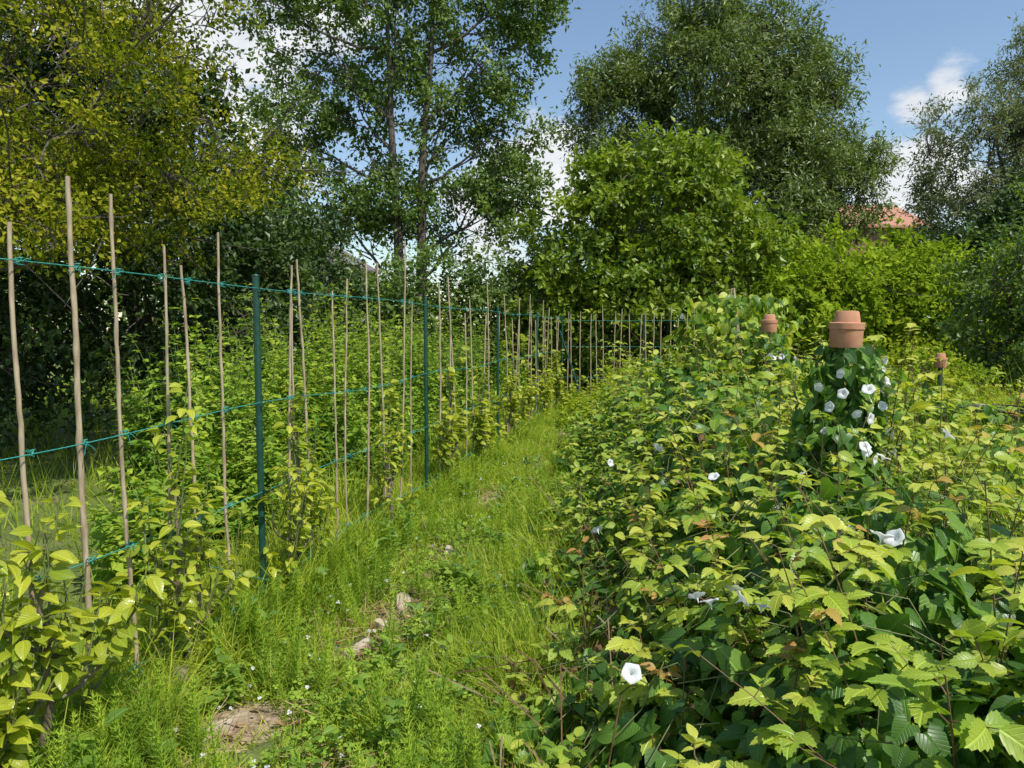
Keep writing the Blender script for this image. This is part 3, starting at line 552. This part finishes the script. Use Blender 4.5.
# ---------------------------------------------------------------- espaliered pear trees
def pear(y,h,nl,sz,tm,offx=.03,spread=.55):
    a=Acc(); x=fx(y)+offx; fd=np.array([.2055,.9787,0]); base=np.array([x,y,-.03])
    t=np.linspace(0,1,10)[:,None]; w=np.cumsum(rng.normal(size=(10,3))*.012,0); w-=w[0]
    tr=base*(1-t)+(base+[R_(-.03,.03),R_(-.03,.03),h*.78])*t+w
    a.tubes(tr[None],np.linspace(.018,.006,10)[None]*(1+.1*rng.normal(size=(1,10))),8,1)
    tips=[]
    for z in (.2,.36,.52):
        for sg in (-1,1):
            i=int(np.clip(z/(h*.8)*9,1,8)); s=tr[i]; e=s+fd*sg*spread*R_(.5,1)+[R_(-.04,.06),0,R_(.05,.22)]
            tt=np.linspace(0,1,8)[:,None]; Q=s*(1-tt)+e*tt+np.cumsum(rng.normal(size=(8,3))*.008,0); Q[:,2]-=.05*np.sin(tt[:,0]*np.pi)
            a.tubes(Q[None],np.linspace(.009,.004,8)[None],6,1)
            for k in (3,5,7): tips.append(Q[k])
    for k in (5,7,9): tips.append(tr[k])
    for tp in tips:
        n=rng.integers(1,3)
        for q in range(n):
            hh=R_(.10,.38)*h; e=tp+np.array([R_(-.08,.12),R_(-.08,.08),hh]); tt=np.linspace(0,1,6)[:,None]; Q=tp*(1-tt)+e*tt+rng.normal(size=(6,3))*.004
            a.tubes(Q[None],np.linspace(.0045,.002,6)[None],5,2)
            m=nl; ti=rng.random(m)**.8; P=tp*(1-ti[:,None])+e*ti[:,None]; az=R_(0,6.28,m)
            d=nrm(np.stack([np.cos(az),np.sin(az),R_(-.3,.8,m)],-1)); P=P+d*.02
            a.tubes(np.stack([P-d*.02,P+d*.005],1),.0012,3,2)
            a.inst(tm,P,frame(d+[0,0,-.15],rng.normal(size=(m,3))*.4+[0,0,1]),sz*R_(.6,1.15,m),rng.random(m)*.45+ti*.45,0)
    a.build('pear_tree',[G_pear,barkl,stemg],True)
pear(2.05,.95,10,.08,LP,.05,.3); pear(2.3,.9,9,.075,LP,.06,.25)
for y,h in ((3.1,1.15),(4.1,1.25),(5.5,1.25)): pear(y,h,13,.066,LP,.04,.30)
for y,h in ((7.0,1.25),(8.2,1.2),(9.6,1.3),(10.8,1.3),(12.3,1.3),(13.6,1.3)): pear(y,h,12,.08,LM,.05,.40)
a=Acc(); a.tubes([[(fx(3.0)+.1,2.95,-.03),(fx(3.0)+.09,2.96,.06),(fx(3.0)+.1,2.95,.14),(fx(3.0)+.08,2.95,.145)]],np.array([[.05,.035,.032,.004]]),9,0)
a.tubes([[(fx(3.0)+.1,2.95,.08),(fx(2.8)+.06,2.8,.14),(fx(2.6)+.05,2.62,.12),(fx(2.4)+.05,2.4,.2)]],np.array([[.014,.012,.01,.006]]),7,0); a.build('pear_stump',[barkl],True)

# ---------------------------------------------------------------- houses
def house(name,cx,cy,w,d,hw,hr,rot,wallc,roofc,chim=True):
    E=empty(name); E.location=(cx,cy,0); E.rotation_euler=(0,0,rot)
    def mk(n,v,f,m):
        me=bpy.data.meshes.new(n); me.from_pydata(v,[],f); me.materials.append(m); o=bpy.data.objects.new(n,me); S.collection.objects.link(o); o.parent=E; return o
    x,y=w/2,d/2
    mk('walls',[(-x,-y,0),(x,-y,0),(x,y,0),(-x,y,0),(-x,-y,hw),(x,-y,hw),(x,y,hw),(-x,y,hw),(-x,0,hr-.1),(x,0,hr-.1)],[(0,1,5,4),(1,2,6,9,5),(2,3,7,6),(3,0,4,8,7)],wallc)
    o=.35; s=(hr-hw)/y; ez=hw-s*o
    v=[(-x-o,-y-o,ez),(x+o,-y-o,ez),(x+o,0,hr),(-x-o,0,hr),(-x-o,y+o,ez),(x+o,y+o,ez)]; v+=[(a_,b_,c_+.12) for a_,b_,c_ in v]
    mk('roof',v,[(0,3,2,1),(3,4,5,2),(6,7,8,9),(9,8,11,10),(0,1,7,6),(4,10,11,5),(0,6,9,3),(3,9,10,4),(1,2,8,7),(2,5,11,8)],roofc)
    c=x*.5
    if chim: mk('chimney',[(c+a_,b_,z_) for z_ in (hr-.8,hr+.9) for a_,b_ in ((-.4,-.4),(.4,-.4),(.4,.4),(-.4,.4))],[(0,1,5,4),(1,2,6,5),(2,3,7,6),(3,0,4,7),(4,5,6,7)],wallc)
    gl=solid('window_glass',(.04,.05,.06),(.08,.09,.1),2,.1,0)
    k=0
    for wx in np.linspace(-x*.7,x*.7,4):
        for wz in (1,3.6):
            if wz+1.3<hw: mk('window_%d'%k,[(wx-.35,-y-.02,wz),(wx+.35,-y-.02,wz),(wx+.35,-y-.02,wz+1.2),(wx-.35,-y-.02,wz+1.2)],[(0,1,2,3)],gl); k+=1
m,nt,N,L=newmat('red_roof_tiles'); tc=N.new('ShaderNodeTexCoord'); br=N.new('ShaderNodeTexBrick'); L.new(tc.outputs['Object'],br.inputs[0]); br.inputs['Scale'].default_value=3
br.inputs['Color1'].default_value=(.46,.20,.12,1); br.inputs['Color2'].default_value=(.54,.27,.18,1); br.inputs['Mortar'].default_value=(.25,.12,.08,1)
p=N.new('ShaderNodeBsdfPrincipled'); p.inputs['Roughness'].default_value=.85; L.new(br.outputs[0],p.inputs['Base Color']); o=N.new('ShaderNodeOutputMaterial'); L.new(p.outputs[0],o.inputs[0])
house('brick_house',19.2,42.5,4.0,7,6.9,8.4,.06,solid('brick_wall',(.25,.12,.08),(.35,.17,.11),6),m,False)
house('rendered_house',-11.2,37,5,7,4.6,6.6,1.35,solid('white_render',(.6,.58,.54),(.75,.73,.7),3),solid('grey_slate',(.12,.10,.09),(.22,.18,.16),5))

# ---------------------------------------------------------------- light, sky, camera
sv=Vector((.44,-.46,.95)).normalized()
sl=bpy.data.lights.new('sun','SUN'); sl.energy=5; sl.angle=math.radians(.5); sl.color=(1,.97,.90)
so=bpy.data.objects.new('sun',sl); S.collection.objects.link(so); so.rotation_euler=sv.to_track_quat('Z','Y').to_euler()
w=bpy.data.worlds.new('World'); S.world=w; w.use_nodes=True; nt=w.node_tree; N=nt.nodes; L=nt.links; N.clear()
sk=N.new('ShaderNodeTexSky'); sk.sky_type='NISHITA'; sk.sun_disc=False; sk.sun_elevation=math.asin(sv.z); sk.sun_rotation=math.atan2(sv.x,sv.y); sk.ozone_density=2.2; sk.air_density=1.2; sk.dust_density=.3
tc=N.new('ShaderNodeTexCoord')
def dirp(px,py): return tuple(Vector((px-512,745,330-py)).normalized())
BL_=[(215,30,.22),(100,60,.18),(545,180,.12),(500,215,.11),(905,110,.06),(885,185,.11),(930,95,.05),(900,215,.10),(270,170,.10)]
cur=None
for (px,py,r) in BL_:
    d=N.new('ShaderNodeVectorMath'); d.operation='DISTANCE'; L.new(tc.outputs['Generated'],d.inputs[0]); d.inputs[1].default_value=dirp(px,py)
    q=N.new('ShaderNodeMapRange'); L.new(d.outputs['Value'],q.inputs[0]); q.inputs[1].default_value=r*1.3; q.inputs[2].default_value=0; q.inputs[3].default_value=0; q.inputs[4].default_value=.5
    if cur is None: cur=q.outputs[0]
    else:
        mm=N.new('ShaderNodeMath'); mm.operation='MAXIMUM'; L.new(cur,mm.inputs[0]); L.new(q.outputs[0],mm.inputs[1]); cur=mm.outputs[0]
mp=N.new('ShaderNodeMapping'); mp.inputs['Scale'].default_value=(1,1,2.2); L.new(tc.outputs['Generated'],mp.inputs[0])
nz=N.new('ShaderNodeTexNoise'); nz.inputs['Scale'].default_value=6; nz.inputs['Detail'].default_value=8; nz.inputs['Roughness'].default_value=.58; L.new(mp.outputs[0],nz.inputs[0])
ad=N.new('ShaderNodeMath'); ad.operation='ADD'; L.new(cur,ad.inputs[0]); L.new(nz.outputs[0],ad.inputs[1])
mk_=N.new('ShaderNodeMapRange'); mk_.interpolation_type='SMOOTHSTEP'; L.new(ad.outputs[0],mk_.inputs[0]); mk_.inputs[1].default_value=.67; mk_.inputs[2].default_value=.85
cc=ramp(N,[(.3,(4.8,5.1,5.6)),(.6,(6.4,6.5,6.6))]); L.new(nz.outputs[0],cc.inputs[0])
mx=N.new('ShaderNodeMixRGB'); L.new(mk_.outputs[0],mx.inputs[0]); L.new(sk.outputs[0],mx.inputs[1]); L.new(cc.outputs[0],mx.inputs[2])
bg=N.new('ShaderNodeBackground'); bg.inputs['Strength'].default_value=.15; L.new(mx.outputs[0],bg.inputs[0])
wo=N.new('ShaderNodeOutputWorld'); L.new(bg.outputs[0],wo.inputs[0])
c=bpy.data.cameras.new('camera'); c.sensor_width=36; c.lens=26.2; c.clip_end=2000; c.clip_start=.05
co=bpy.data.objects.new('camera',c); S.collection.objects.link(co); co.location=(0,0,1.52); co.rotation_euler=(math.radians(90-4.15),0,0); S.camera=co
S.view_settings.view_transform='Standard'; S.view_settings.look='None'; S.view_settings.exposure=0
print('VERTS',sum(len(o.data.vertices) for o in S.objects if o.type=='MESH'))
